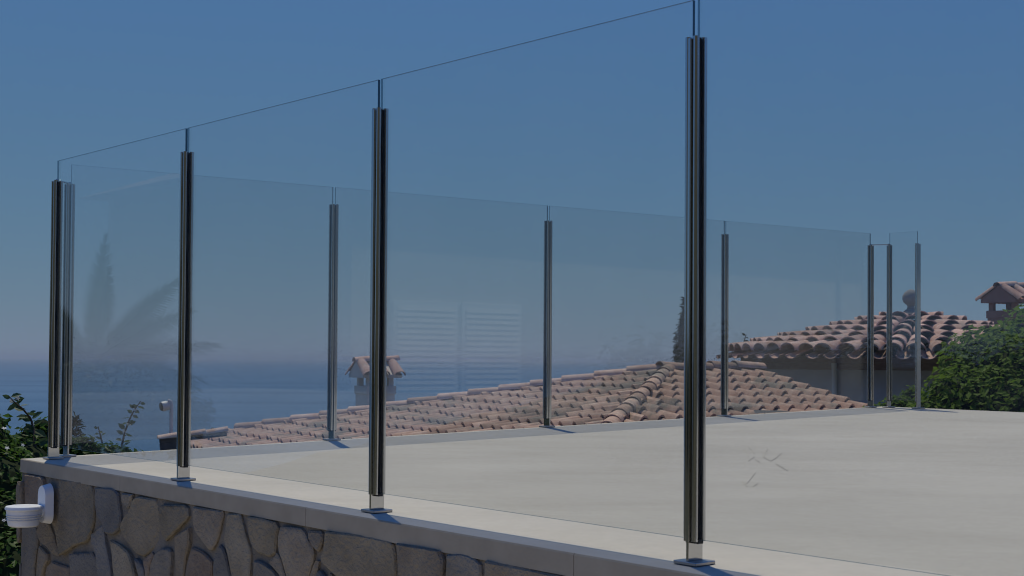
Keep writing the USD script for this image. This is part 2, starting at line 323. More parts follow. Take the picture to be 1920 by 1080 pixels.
Z4 = lambda *p: [on_wall(820 + a / 6.4, 980 + b / 6.4) for a, b in p]
traced = [
    (4, Z1((88, 135), (250, 165), (258, 280), (235, 420), (215, 500), (80, 520))), (2, Z1((62, 600), (170, 600), (190, 700), (195, 800), (170, 1000), (165, 1200), (50, 1200))),
    (0, Z1((250, 540), (295, 590), (330, 680), (375, 850), (395, 920), (330, 880), (215, 760), (200, 650))),
    (0, Z1((215, 795), (290, 875), (300, 930), (265, 1000), (225, 1140), (185, 1140), (198, 960))),
    (1, Z1((395, 182), (480, 195), (655, 217), (698, 270), (708, 400), (712, 560), (688, 680), (650, 770), (540, 800), (480, 850), (410, 900), (372, 740), (358, 640), (395, 540), (405, 380), (388, 260))),
    (3, Z1((728, 258), (870, 270), (930, 300), (945, 420), (965, 560), (958, 640), (900, 700), (815, 690), (802, 600), (742, 540), (727, 400))),
    (3, Z1((690, 690), (795, 592), (808, 700), (845, 880), (875, 1010), (890, 1180), (770, 1180), (732, 900), (692, 760))),
    (2, Z1((962, 315), (1070, 322), (1060, 390), (1020, 470), (965, 400))),
    (1, Z1((1080, 380), (1120, 345), (1190, 360), (1280, 375), (1298, 440), (1298, 600), (1325, 720), (1240, 840), (1170, 910), (1100, 870), (1020, 740), (978, 640), (1010, 540), (1050, 480))),
    (4, Z1((275, 1180), (272, 1000), (320, 940), (400, 965), (488, 1000), (490, 1180))),
    (3, Z1((497, 870), (690, 860), (720, 930), (755, 1060), (762, 1150), (510, 1150))),
    (1, Z1((850, 740), (950, 790), (1040, 860), (1080, 950), (1110, 1080), (1110, 1190), (915, 1190), (880, 950))),
    (3, Z1((1087, 900), (1130, 935), (1178, 1010), (1178, 1160), (1145, 1120))),
    (1, Z2((8, 275), (270, 278), (308, 320), (322, 430), (240, 510), (150, 600), (62, 695), (12, 600), (-2, 450))),
    (2, Z2((-60, 830), (0, 775), (120, 762), (128, 850), (110, 1160), (-130, 1160), (-112, 950))),
    (0, Z2((152, 622), (328, 525), (333, 700), (268, 920), (236, 1180), (150, 1180))),
    (0, Z2((368, 290), (620, 337), (712, 347), (688, 450), (648, 640), (600, 760), (560, 818), (492, 720), (392, 590), (367, 480))),
    (1, Z2((742, 367), (890, 372), (918, 480), (958, 640), (1006, 790), (1006, 1180), (825, 1180), (765, 860), (705, 690), (724, 500))),
    (3, Z2((662, 722), (690, 732), (740, 880), (800, 1140), (590, 1140), (603, 900), (632, 780))),
    (4, Z2((352, 745), (470, 803), (566, 890), (580, 960), (560, 1170), (262, 1170), (312, 900))),
    (1, Z2((983, 398), (1130, 427), (1318, 482), (1326, 560), (1298, 660), (1286, 855), (1200, 875), (1090, 828), (1022, 760), (987, 600))),
    (2, Z2((1047, 893), (1130, 912), (1260, 1002), (1350, 1110), (1350, 1200), (1047, 1200))),
    (0, Z2((1355, 523), (1440, 522), (1615, 552), (1636, 660), (1735, 780), (1718, 900), (1640, 1130), (1430, 1130), (1382, 930), (1325, 760), (1324, 640))),
    (0, Z3((88, 217), (268, 227), (286, 300), (262, 420), (226, 495), (152, 420), (97, 330))),
    (1, Z3((324, 220), (700, 268), (900, 312), (1108, 353), (1126, 420), (1145, 560), (1140, 850), (640, 850), (425, 768), (305, 650), (236, 580), (304, 420))),
    (0, Z3((1155, 357), (1480, 410), (1690, 455), (1735, 560), (1720, 850), (1160, 850), (1168, 560))),
    (3, Z3((210, 722), (250, 692), (318, 775), (300, 850), (190, 850))),
    (2, Z4((95, 372), (300, 362), (485, 452), (525, 560), (500, 720), (70, 720))),
    (0, Z4((575, 443), (940, 522), (1300, 603), (1560, 655), (1600, 800), (520, 800), (560, 560)))]
rng = np.random.default_rng(11)
polys = []
for k, p in traced:
    g = Polygon(p).buffer(0); g = max(getattr(g, 'geoms', [g]), key=lambda q: q.area)
    polys.append((k, g))
taken = unary_union([g.buffer(0.004) for _, g in polys])
whole = sbox(-0.028, -1.22, 9.2, -0.082)
whole = whole.intersection(Polygon([(-.028, -1.22), (9.2, -1.22), (9.2, zt(9.2, Y0) - .068), (-.028, zt(0, Y0) - .068)]))
seeds = [(x + rng.uniform(-.06, .06), z + rng.uniform(-.06, .06)) for i, x in enumerate(np.arange(0.03, 9.2, 0.21)) for z in np.arange(-1.2, -0.05, 0.23) + (i % 2) * .1]
seeds = [q for q in seeds if shapely.Point(q).distance(taken) > 0.07]
for c in voronoi_diagram(MultiPoint(seeds), envelope=whole.envelope.buffer(.3)).geoms:
    g = c.intersection(whole).buffer(-0.009).difference(taken).buffer(-0.012).buffer(0.010)
    for q in getattr(g, 'geoms', [g]):
        if q.area > 0.004 and q.exterior: polys.append((int(rng.choice([0, 0, 1, 1, 2, 4, 3])), Polygon(q.exterior)))
from scipy.spatial import Delaunay
def stone_mesh(g, k):
    """a split slab: bevelled outline, flat cleft face with shallow relief"""
    g = g.buffer(-0.003).buffer(0.002).simplify(0.0025)
    g = max(getattr(g, 'geoms', [g]), key=lambda q: q.area)
    gi = g.buffer(-0.005); gi = max(getattr(gi, 'geoms', [gi]), key=lambda q: q.area)
    if gi.is_empty or gi.area < 1e-4: gi = g
    ring = lambda q, n: np.array([q.exterior.interpolate(t, normalized=True).coords[0] for t in np.arange(n) / n])
    n = int(np.clip(g.exterior.length / .028, 14, 48))
    o = ring(g, n); i_ = ring(gi, n); c = o.mean(0)
    sh = np.argmin(np.linalg.norm(i_ - o[0], axis=1)); i_ = np.roll(i_, -sh, 0)
    x0, z0, x1, z1 = gi.bounds; gg = [(x, z) for x in np.arange(x0, x1, .034) for z in np.arange(z0, z1, .034)]
    inn = [q for q in gg if gi.buffer(-.012).contains(shapely.Point(q))]
    inn = np.array(inn).reshape(-1, 2); inn = inn + rng.normal(0, .005, inn.shape)
    w = rng.uniform(0, .006); tilt = rng.normal(0, .035, 2)
    P2 = np.vstack([i_, inn])
    rel = (meshkit.fbm(np.c_[P2 * [16, 7], np.full(len(P2), k * 3.7 + c[0] * 5)], 4, 7) - .5) * .014
    y = Y0 - .004 - w + (P2 - c) @ tilt + rel
    tri = Delaunay(P2).simplices; cen = P2[tri].mean(1)
    tri = np.array([t for t, q in zip(tri, cen) if gi.buffer(.0005).contains(shapely.Point(q))])
    yo = y[:n] + .005 + rng.normal(0, .0008, n)
    V = np.vstack([np.c_[P2[:, 0], y, P2[:, 1]], np.c_[o[:, 0], yo, o[:, 1]], np.c_[o[:, 0], np.full(n, Y0 + .024), o[:, 1]]]); m_ = len(P2)
    F = [list(t) for t in tri]
    for j in range(n):
        q = (j + 1) % n
        F += [[m_ + j, m_ + q, q], [m_ + j, q, j], [m_ + n + j, m_ + n + q, m_ + q], [m_ + n + j, m_ + q, m_ + j]]
    t_ = tm(V, F); t_.fix_normals(); return t_
for k, g in polys:
    obj('stone', stone_mesh(g, k), stones[k], wall, smooth=32)

# ------------------------------------------------------------------ glass fence
HP, GB, GT = 1.2, 0.057, 1.288
def rod(x, y, z0, z1, r, n=14):
    c = trimesh.creation.cylinder(r, z1 - z0, sections=n); c.apply_translation((x, y, (z0 + z1) / 2)); return c
steel_plate = mat('brushed_steel', {'g': ('geometry', {}), 'mp': ('mapping', dict(scale=(90, 8, 8))), 'n': ('noise_texture', dict(scale=4.0, detail=3.0)),
    'mr': ('map_range', dict(to_min=0.25, to_max=0.45)), 'p': ('principled_bsdf', dict(base_color=(0.42, 0.40, 0.375), metallic=1.0))},
    [('g.position', 'mp.vector'), ('mp.vector', 'n.vector'), ('n.fac', 'mr.value'), ('mr.result', 'p.roughness')], 'p.BSDF')
def fence_post(fence, x, y, along, label, sides=(1, -1)):
    z = zt(x, y); a = np.array(along, float); nrm = np.array([-a[1], a[0]])
    M = frame((x, y, z), [*a, 0], [*nrm, 0], [0, 0, 1])
    pl = lambda ms: put(ms, M)
    t = obj('post', pl(bbox((-.004, -.0245, .009), (.004, .0245, HP - .004), .001)), steel, fence, label=label)
    obj('base_plate', pl(bbox((-.034, -.034, 0.001), (.034, .034, .009), .0015)), steel_plate, t)
    for s in sides:
        obj('clamp', pl(cat_([rod(s * .0115, q * .0128, GB - .004, HP, .0078, 18) for q in (1, -1)])), steel, t, smooth=40)
        obj('gasket', pl(bbox((min(s * .0045, s * .019), -.0085, GB - .009), (max(s * .0045, s * .019), .0085, GB - .001))), rubber, t)
        obj('gasket', pl(cat_([bbox((min(s * .0045, s * .019), min(q * .0062, q * .0051), GB), (max(s * .0045, s * .019), max(q * .0062, q * .0051), HP - .003)) for q in (1, -1)])), rubber, t)
    return t
def glass_panel(fence, p0, p1, label, gap=.0075):
    p0, p1 = np.array(p0, float), np.array(p1, float); a = (p1 - p0) / np.linalg.norm(p1 - p0); n = np.array([-a[1], a[0]])
    q0, q1 = p0 + a * gap, p1 - a * gap
    def V(h): return [(*(q + n * h), zt(*q) + z) for q, z in ((q0, GB), (q1, GB), (q1, GT), (q0, GT))]
    A, B = V(.004), V(-.004)
    t = obj('pane', tm(A + B, [[3, 2, 1, 0], [4, 5, 6, 7]]), glass, fence, label=label)
    obj('pane_edge', tm(A + B, [[1, 2, 6, 5]]), glass_edge, t)
    obj('pane_edge', tm(A + B, [[0, 1, 5, 4], [2, 3, 7, 6], [3, 0, 4, 7]]), faint_edge, t)
FX = [0.0768, 1.2598, 2.4718, 3.7108, 4.9498]
BY = [0.0882, 1.475, 2.9584, 4.5423, 6.2064]
YC = 6.2834
front = thing('glass_fence', 'near glass fence on tall steel posts along the edge above the stone wall', 'glass fence', (FX[0], 0, 0))
rear = thing('glass_fence', 'far glass fence along the back terrace edge in front of the tiled roofs', 'glass fence', (0, BY[0], 0))
short = thing('glass_fence', 'short end of glass fence, one narrow pane between two posts beside the bush', 'glass fence', (FX[0], YC, 0))
fl = ['post at the far left corner above the white security light', 'post just right of the small curved lamp', 'tall post standing in front of the tiled chimney', 'tallest and nearest post, right of centre', None]
for x, l in zip(FX, fl): fence_post(front, x, 0.0, (1, 0), l, (1, -1))
bl = ['pale reflecting corner post', 'post just left of the tiled chimney', 'post in the middle of the tiled roof slope', 'post just right of the nearest tall post', 'last post before the round roof']
for i, (y, l) in enumerate(zip(BY, bl)): fence_post(rear, 0.0, y, (0, 1), l, (-1,) if i == 4 else (1, -1))
fence_post(short, 0.1032, YC, (1, 0), None, (1,))
fence_post(short, 0.3501, YC, (1, 0), None, (-1,))
for i in range(4): glass_panel(front, (FX[i], 0), (FX[i + 1], 0), None)
for i in range(4): glass_panel(rear, (0, BY[i]), (0, BY[i + 1]), None)
glass_panel(short, (0.1032, YC), (0.3501, YC), 'narrow pane')
def bracket(fence, a, b):
    a, b = np.array([*a, zt(*a) + HP + .002]), np.array([*b, zt(*b) + HP + .002])
    d = (b - a) / np.linalg.norm(b - a); n = np.cross([0, 0, 1], d)
    L = np.linalg.norm(b - a)
    st = obj('corner_strap', put(bbox((-.012, -.008, -.001), (L + .012, .008, .004), .001), frame(a, d, n, [0, 0, 1])), steel, fence)
    for q in (0, L): obj('bolt', put(lathe([(0.0001, .009), (.004, .0085), (.006, .006), (.006, .004)], 10), frame(a + d * q, d, n, [0, 0, 1])), steel, st)
bracket(front, (FX[0], 0), (0, BY[0]))
bracket(rear, (0, BY[4]), (0.1032, YC))

# ------------------------------------------------------------------ security light on the wall
bx, bz = on_wall(97, 944)
sl = thing('security_light', 'white round security light on an oval bracket at the left end of the stone wall', 'security light', (bx, Y0 - .02, bz))
cap = LineString([(0, -.04), (0, .04)]).buffer(.043, quad_segs=8)
bp = trimesh.creation.extrude_polygon(cap, .034, engine='earcut')
v = bp.vertices; inner = v[:, 2] > .02; v[inner, :2] *= np.where(np.abs(v[inner, :2]) > 0, .90, 1)
bp = tm(np.c_[bx + v[:, 0], Y0 - .014 - v[:, 2], bz + v[:, 1]], bp.faces)
obj('bracket', bp, white_plastic, sl, smooth=35)
hy = Y0 - .118
obj('arm', tube([(bx, Y0 - .035, bz - .028), (bx, Y0 - .07, bz - .026), (bx, Y0 - .10, bz - .02)], [.026, .024, .022], 12), white_plastic, sl, smooth=40)
hd = obj('lamp_head', lathe([(.0001, .036), (.05, .0355), (.070, .033), (.0735, .028), (.0735, .021), (.069, .018), (.064, -.028), (.060, -.044), (.05, -.05), (.0001, -.051)], 36, (bx - .005, hy, bz - .036)), white_plastic, sl, smooth=35)
for k in range(3):
    obj('vent_ring', lathe([(.0678 - .001 * k, .004), (.0694 - .001 * k, .003), (.0694 - .001 * k, .001), (.0668 - .001 * k, 0)], 36, (bx - .005, hy, bz - .036 - .004 - .0095 * k)), lens_grey, hd, smooth=30)

# ------------------------------------------------------------------ tiled house with hip roof
def s_tile(p, L, h, t=.018, lift=.02, n=9):
    s = np.linspace(0, 1.08, n)
    w = np.where(s < .6, h * np.sin(np.pi * np.clip(s / .6, 0, 1)) ** .8, -.22 * h * np.sin(np.pi * (s - .6) / .4))
    u = (s - .5) * p
    V = []
    for v_, up in ((0, 0.0), (L, lift)):
        V += [(a, v_, b + up) for a, b in zip(u, w)] + [(a, v_, b + up - t) for a, b in zip(u, w)]
    F = []
    for j in range(n - 1):
        a, b, c, d = j, j + 1, 2 * n + j + 1, 2 * n + j
        F += [[a, b, c], [a, c, d]]
        F += [[n + a, n + c, n + b], [n + a, n + d, n + c]]
        F += [[2 * n + j, 2 * n + j + 1, 3 * n + j + 1], [2 * n + j, 3 * n + j + 1, 3 * n + j]]
    F += [[0, 2 * n, 3 * n], [0, 3 * n, n], [n - 1, 2 * n - 1, 4 * n - 1], [n - 1, 4 * n - 1, 3 * n - 1]]
    return tm(V, F)
def barrel(L, r0, r1, h=1.0, t=.012, lift=.018, n=9):
    th = np.linspace(0, np.pi, n); V = []
    for v_, r, up in ((0, r0, 0), (L, r1, lift)):
        V += [(-r * math.cos(a), v_, h * r * math.sin(a) + up) for a in th] + [(-(r - t) * math.cos(a), v_, h * (r - t) * math.sin(a) + up) for a in th]
    F = []
    for j in range(n - 1):
        a, b, c, d = j, j + 1, 2 * n + j + 1, 2 * n + j
        F += [[a, b, c], [a, c, d], [n + a, n + c, n + b], [n + a, n + d, n + c], [2 * n + j, 2 * n + j + 1, 3 * n + j + 1], [2 * n + j, 3 * n + j + 1, 3 * n + j]]
    F += [[0, 2 * n, 3 * n], [0, 3 * n, n], [n - 1, 2 * n - 1, 4 * n - 1], [n - 1, 4 * n - 1, 3 * n - 1]]
    return tm(V, F)
def cut(mesh, P, N):
    try: return trimesh.intersections.slice_mesh_plane(mesh, np.array(N, float), np.array(P, float))
    except Exception: return mesh
TH = math.radians(-12); SL = 0.214; PITCHW, EXPO = 0.18, 0.262
RB = np.array([math.cos(TH), math.sin(TH), 0]); RA = np.array([math.sin(TH), -math.cos(TH), 0])
APEX = at_px(1255, 702, 13.5)
rr = np.random.default_rng(5)
house = thing('tiled_house', 'low house beyond the terrace with a weathered pink clay tile hip roof', 'house', (APEX[0], APEX[1], -4.0))
AE, RE = 3.72, -1.17
def rp(b, a, face='B', up=0.0):
    d = b if face == 'B' else a if face == 'A' else 0
    return APEX + RB * b + RA * a + np.array([0, 0, -SL * d + up])
def hip(b, a, up=0): return APEX + RB * b + RA * a + np.array([0, 0, -SL * max(abs(b), a if a > 0 else 0) + up])
bs = 2.9
base_pts = [hip(0, 0, -.05), hip(0, RE, -.05), rp(bs, RE, up=-.05), rp(bs, bs, up=-.05), hip(AE, AE, -.05), hip(-AE, AE, -.05), hip(-AE, RE, -.05)]
roof = obj('roof', tm(base_pts, [[0, 1, 2], [0, 2, 3], [0, 3, 4], [0, 4, 5], [0, 5, 6], [0, 6, 1]]), roof_base, house)
wz = -7.0
W = [(bs - .25, RE + .02), (bs - .25, bs - .1), (AE - 1.4, AE - .35), (-AE + .35, AE - .35), (-AE + .35, RE + .02)]
wv, wf = [], []
for i, (b, a) in enumerate(W):
    top = hip(b, a, -.07); wv += [top, [top[0], top[1], wz]]
for i in range(5):
    j = (i + 1) % 5; wf.append([2 * i, 2 * i + 1, 2 * j + 1, 2 * j])
obj('wall', tm(wv, wf), plaster_grey, house)
obj('gable_wall', tm([hip(0, RE + .03, -.06), rp(bs, RE + .03, up=-.06), [*rp(bs, RE + .03)[:2], wz], [*hip(-AE, RE + .03)[:2], wz], hip(-AE, RE + .03, -.06)], [[0, 1, 2], [0, 2, 3], [0, 3, 4]]), plaster_grey, house)
tiles = []
tile0 = s_tile(PITCHW, EXPO + .06, .064, lift=.034)
def face_tiles(face):
    D, U = (RB, -RA) if face == 'B' else (RA, RB)      # downhill, across (right when looking uphill is -)
    down = D + np.array([0, 0, -SL]); down /= np.linalg.norm(down)
    nz = np.cross(U, down); nz = nz if nz[2] > 0 else -nz
    rows = int((3.2 if face == 'B' else AE) / EXPO) + 1
    for r in range(rows):
        d0 = r * EXPO + .05
        us = np.arange(-60, 61) * PITCHW
        for u in us:
            dm = d0 + EXPO / 2
            if face == 'B':
                a = -u                                   # position along RA
                if a < RE + .06 or a > dm + .16: continue
                P = APEX + RB * d0 + RA * a + np.array([0, 0, -SL * d0])
            else:
                if abs(u) > dm + .16: continue
                P = APEX + RA * d0 + RB * u + np.array([0, 0, -SL * d0])
            if P[0] > -0.2: continue
            jit = rr.normal(0, .012)
            ang = rr.normal(0, .012)
            ux = U * math.cos(ang) + down * math.sin(ang); dv = np.cross(nz, ux); dv = dv if dv @ down > 0 else -dv
            q = put(tile0, frame(P + down * jit + nz * (.012 + rr.uniform(-.003, .004)), ux, dv, nz))
            hp2 = RB - RA if face == 'B' else RA - RB    # keep this side of the hip facing the terrace
            if (face == 'B' and a > d0 - .2) or (face == 'A' and u > d0 - .2): q = cut(q, APEX, hp2)
            if face == 'A' and u < -(d0 - .2): q = cut(q, APEX, RA + RB)
            if P[0] > -.7: q = cut(q, (-.06, 0, 0), (-1, 0, 0))
            if len(q.faces): tiles.append((np.linalg.norm(P - CAM), q))
face_tiles('B'); face_tiles('A')
tiles.sort(key=lambda q: q[0])
for d, q in tiles[:300]: obj('roof_tile', q, tile_a, roof, smooth=40)
if tiles[300:]: obj('farther_roof_tiles', cat_([q for _, q in tiles[300:]]), tile_a, roof, smooth=40, kind='stuff')
def cover_run(p0, p1, expo, r, parent, material, mortar=True, name='ridge_tile', lift=.02):
    p0, p1 = np.array(p0, float), np.array(p1, float); d = p1 - p0; L = np.linalg.norm(d); d /= L
    side = np.cross(d, [0, 0, 1.0]); side /= np.linalg.norm(side); up = np.cross(side, d)
    if mortar:
        obj('ridge_mortar', put(bbox((-r * .82, 0, -.05), (r * .82, L, .03)), frame(p0, side, d, up)), old_mortar, parent)
    n = int(round(L / expo))
    for k in range(n):
        ang = rr.normal(0, .015); sx = side * math.cos(ang) + d * math.sin(ang); dy = np.cross(up, sx)
        obj(name, put(barrel(L / n + .07, r * .88, r, .85, lift=lift), frame(p0 + d * (k * L / n - .03) + up * .012 + side * rr.normal(0, .004), sx, dy, up)), material, parent, smooth=40)
cover_run(hip(.04, .04, .045), hip(2.35, 2.35, .045), EXPO * 1.03, .077, roof, tile_a, lift=.010)
cover_run(hip(-.03, .03, .05), hip(-3.36, 3.36, .05), EXPO * 1.28, .074, roof, tile_r)
cover_run(hip(0, RE, .05), hip(0, .08, .05), .31, .082, roof, tile_a)
# eave board and loose verge rubble at the far left corner
pe0, pe1 = at_px(299, 829, 12.7), at_px(425, 815, 12.9)
de = pe1 - pe0; Le = np.linalg.norm(de); de /= Le; se = np.cross([0, 0, 1.0], de); se /= np.linalg.norm(se); ue = np.cross(de, se)
obj('end_board', put(cat_([bbox((0, -.03, -.012), (Le, .03, .032), .004), bbox((0, -.028, -.085), (.19, .028, -.0121), .004)]), frame(pe0, de, se, ue)), old_mortar, house)
for k_ in range(3):
    obj('ridge_tile', put(barrel(Le / 3 + .03, .052, .058, .7, lift=.01), frame(pe0 + de * (k_ * Le / 3 - .015) + ue * .03, se, de, ue)), tile_r, house, smooth=40)
e0, e1 = hip(-AE, AE, -.03), hip(AE * .3, AE, -.03)
d = (e1 - e0); L = np.linalg.norm(d); d /= L
obj('eave_board', put(bbox((0, -.03, -.12), (L, .0, -.005)), frame(e0, d, -RA, [0, 0, 1])), wood_dark, house)
# chimneys
def chimney(parent, base, yaw, w, hb, material, cap_w=.86, pillar=.16, tiles_n=3, name='chimney', s=1.0):
    ex = np.array([math.cos(yaw), math.sin(yaw), 0]); ey = np.array([-math.sin(yaw), math.cos(yaw), 0]); M = frame(base, ex, ey, [0, 0, 1])
    h = w / 2
    c = obj(name, put(cat_([bbox((-h, -h, -1.2), (h, h, hb), .006), bbox((-h - .012, -h - .012, hb - .10), (h + .012, h + .012, hb - .001), .004)]), M), material, parent)
    z = hb + pillar
    k = h - .045
    for a, b in ((-k, -k), (k, -k), (-k, k), (k, k)):
        obj('pillar', put(bbox((a - .032, b - .032, hb - .001), (a + .032, b + .032, z)), M), material, c)
    g, gh, rise = h + .07, h + .05, .17 * s
    # gabled cap: ridge along local x
    obj('cap', put(tm([(-g, -gh, z), (g, -gh, z), (g, gh, z), (-g, gh, z), (-g, 0, z + rise), (g, 0, z + rise), (-g, -gh, z - .04), (g, -gh, z - .04), (g, gh, z - .04), (-g, gh, z - .04)],
        [[0, 1, 5], [0, 5, 4], [2, 3, 4], [2, 4, 5], [0, 4, 3], [1, 2, 5], [0, 6, 7], [0, 7, 1], [1, 7, 8], [1, 8, 2], [2, 8, 9], [2, 9, 3], [3, 9, 6], [3, 6, 0], [6, 9, 8], [6, 8, 7]]), M), material, c)
    bl = barrel(gh * 1.32, .062, .078, .85)
    sl_ = math.atan2(rise, gh)
    for sy in (1, -1):
        for i in range(tiles_n):
            u = (i - (tiles_n - 1) / 2) * (2 * g - .10) / (tiles_n - 1)
            dn = np.array([0, sy * math.cos(sl_), -math.sin(sl_)]); ux = np.array([sy * 1.0, 0, 0]); nz = np.cross(ux, dn)
            nz = nz if nz[2] > 0 else -nz
            obj('cap_tile', put(put(bl, frame(np.array([u, 0, z + rise + .005]) + dn * .03, ux, dn, nz)), M), tile_c, c, smooth=40)
    rl = barrel((2 * g + .06) / 2 + .05, .06, .07, .9)
    for i in range(2):
        obj('cap_ridge_tile', put(put(rl, frame(np.array([-g - .03 + i * (g + .0), 0, z + rise - .012]), [0, 1, 0], [1, 0, 0], [0, 0, 1])), M), tile_c, c, smooth=40)
    return c
cb = at_px(703, 763, 16.6)
chimney(house, (cb[0], cb[1], cb[2]), math.atan2(-RA[1], -RA[0]), .37, .262, plaster_grey, pillar=.14)

# ------------------------------------------------------------------ round house
RC = at_px(1708, 594, 16.0); RR, RS = 2.19, 0.215
EZ = RC[2] - RR * RS
rh = thing('round_house', 'round house with a conical orange clay tile roof and ball finial at the right', 'house', (RC[0], RC[1], -4))
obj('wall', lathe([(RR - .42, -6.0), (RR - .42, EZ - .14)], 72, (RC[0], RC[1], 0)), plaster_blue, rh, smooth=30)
obj('cornice', lathe([(RR - .425, EZ - .16), (RR - .34, EZ - .15), (RR - .33, EZ - .09), (RR - .20, EZ - .08), (RR - .19, EZ - .03), (RR - .05, EZ - .02)], 72, (RC[0], RC[1], 0)), wood_dark, rh, smooth=30)
cone = obj('roof', lathe([(RR - .06, EZ - .025), (RR, EZ - .012), (.02, RC[2] - .03)], 72, (RC[0], RC[1], 0)), roof_base, rh, smooth=30)
r_in = [2.19, 1.86, 1.54, 1.22, .92, .62, .34]
for k, ro in enumerate(r_in):
    N = max(9, int(round(2 * math.pi * ro / .238)))
    L = min(.40, ro - .03)
    for j in range(N):
        a = (j + .5 * (k % 2)) / N * 2 * math.pi + rr.normal(0, .006)
        er = np.array([math.cos(a), math.sin(a), 0]); dn = er - np.array([0, 0, RS]); dn /= np.linalg.norm(dn)
        ux = np.array([-math.sin(a), math.cos(a), 0]); nz = np.cross(ux, dn); nz = nz if nz[2] > 0 else -nz
        ri = ro - L / math.hypot(1, RS)
        P = np.array([RC[0], RC[1], RC[2]]) + er * ri - np.array([0, 0, RS * ri]) + nz * (.022 + rr.uniform(-.004, .004)) + dn * rr.normal(0, .012)
        w1 = math.pi * ro / N * .93; w0 = max(.03, math.pi * max(ri, .05) / N * .93)
        if er @ (CAM - RC) > -1.2 * np.linalg.norm(CAM - RC) * .5:
            obj('roof_tile', put(barrel(L, w0, w1, .78, t=.014, lift=.03), frame(P, ux, dn, nz)), tile_c, cone, smooth=40)
        if k == 0:
            a2 = a + math.pi / N; er = np.array([math.cos(a2), math.sin(a2), 0]); dn = er - np.array([0, 0, RS]); dn /= np.linalg.norm(dn)
            ux = np.array([-math.sin(a2), math.cos(a2), 0]); nz = np.cross(ux, dn); nz = nz if nz[2] > 0 else -nz
            if er @ (CAM - RC) > 0:
                P = np.array([RC[0], RC[1], RC[2]]) + er * (ri + .10) - np.array([0, 0, RS * (ri + .10)]) + nz * .02
                obj('channel_tile', put(barrel(L, w0 * .6, w1 * .6, -.55, t=-.012, lift=0), frame(P, ux, dn, nz)), tile_c, cone, smooth=40)
obj('apex_slab', bbox((RC[0] - .20, RC[1] - .20, RC[2] - .02), (RC[0] + .20, RC[1] + .20, RC[2] + .04), .008), old_stone, rh)
obj('finial', lathe([(.085, 0), (.085, .03), (.05, .05), (.04, .08), (.05, .10), (.085, .13), (.10, .17), (.098, .21), (.075, .25), (.04, .275), (.02, .285), (.0001, .29)], 20, (RC[0], RC[1], RC[2] + .04)), old_stone, rh, smooth=40)
tocam = (CAM - RC); tocam[2] = 0; tocam /= np.linalg.norm(tocam)
sidev = np.array([-tocam[1], tocam[0], 0])
def on_round(lat, z, r):
    return np.array([RC[0], RC[1], 0]) + sidev * lat + tocam * math.sqrt(max(r * r - lat * lat, 0)) + np.array([0, 0, z])
q = on_round(-.80, 0, RR - .38)
for sgn in (1, -1):
    q = on_round(sgn * .80, 0, RR - .38)
    if abs((q - CAM) @ RIGHT / ((q - CAM) @ _fw) * F_PX + 960 - 1583) < 60: break
obj('downpipe', tube([q + [0, 0, -3], q + [0, 0, EZ - .2], q + tocam * .1 + [0, 0, EZ - .06]], .03, 10), lamp_metal, rh, smooth=40)
lq = [on_round(sgn * .96, EZ - .42, RR - .40), on_round(sgn * 1.34, EZ - .42, RR - .40)]
dd = lq[1] - lq[0]; LL = np.linalg.norm(dd); dd /= LL
obj('window_sill', put(bbox((0, -.05, -.05), (LL, .05, .0)), frame(lq[0], dd, np.cross([0, 0, 1], dd), [0, 0, 1])), plaster_grey, rh)
# house body behind the bush carrying the red chimney
bq = at_px(1915, 700, 19.5)
exr = RIGHT * [1, 1, 0]; exr /= np.linalg.norm(exr); eyr = np.cross([0, 0, 1], exr)
obj('rear_wall', put(bbox((-1.4, -1.2, -5), (4, 3, -.25)), frame((bq[0], bq[1], 0.44), exr, eyr, [0, 0, 1])), plaster_red, rh)
c2 = at_px(1898, 615, 18.0)
chimney(rh, (c2[0], c2[1], c2[2] - .02), math.atan2(-RA[1], -RA[0]) + .06, .45, .25, plaster_red, pillar=.145, s=1.1)

# ------------------------------------------------------------------ vegetation
def leaves(P, N, size, rng, asp=1.7, droop=.5, up=.7):
    n = len(P); N = N + rng.normal(0, .55, (n, 3)) + [0, 0, up]; N /= np.linalg.norm(N, axis=1)[:, None]
    T = np.cross(N, rng.normal(0, 1, (n, 3))); T /= np.linalg.norm(T, axis=1)[:, None] + 1e-9; T[:, 2] -= droop * rng.random(n); T -= N * np.sum(T * N, 1)[:, None]; T /= np.linalg.norm(T, axis=1)[:, None] + 1e-9
    S = np.cross(N, T); s = size * rng.uniform(.6, 1.25, n)[:, None]
    a, m1, b = P, P + T * s * .5 + N * s * .06, P + T * s
    w = s / asp / 2
    V = np.stack([a, m1 + S * w, b - N * s * .08, m1 - S * w], 1).reshape(-1, 3)
    k = np.arange(n)[:, None] * 4
    return tm(V, np.vstack([k + [0, 1, 2], k + [0, 2, 3]]))
def blob_points(blobs, n, rng, shell=.35):
    C = np.array([b[:3] for b in blobs]); R = np.array([b[3:6] for b in blobs])
    wgt = (R[:, 0] * R[:, 2]); wgt /= wgt.sum()
    i = rng.choice(len(blobs), n, p=wgt); d = rng.normal(0, 1, (n, 3)); d /= np.linalg.norm(d, axis=1)[:, None]
    rad = 1 - shell * rng.random(n) ** 1.6
    lump = 0.82 + 0.36 * meshkit.fbm((C[i] + d * R[i]) * 2.6, 3, 9)
    P = C[i] + d * R[i] * (rad * lump)[:, None]
    keep = np.ones(n, bool)
    for c, r in zip(C, R): keep &= np.linalg.norm((P - c) / r, axis=1) > .60
    return P[keep], d[keep]
def core(blobs, k=.72):
    ms = []
    for b in blobs:
        s_ = trimesh.creation.icosphere(2, 1.0); v = s_.vertices * (np.array(b[3:6]) * k)
        v = v * (0.85 + .3 * meshkit.fbm(v * 3 + 5, 3, 4))[:, None]
        ms.append(tm(v + np.array(b[:3]), s_.faces))
    return cat_(ms)
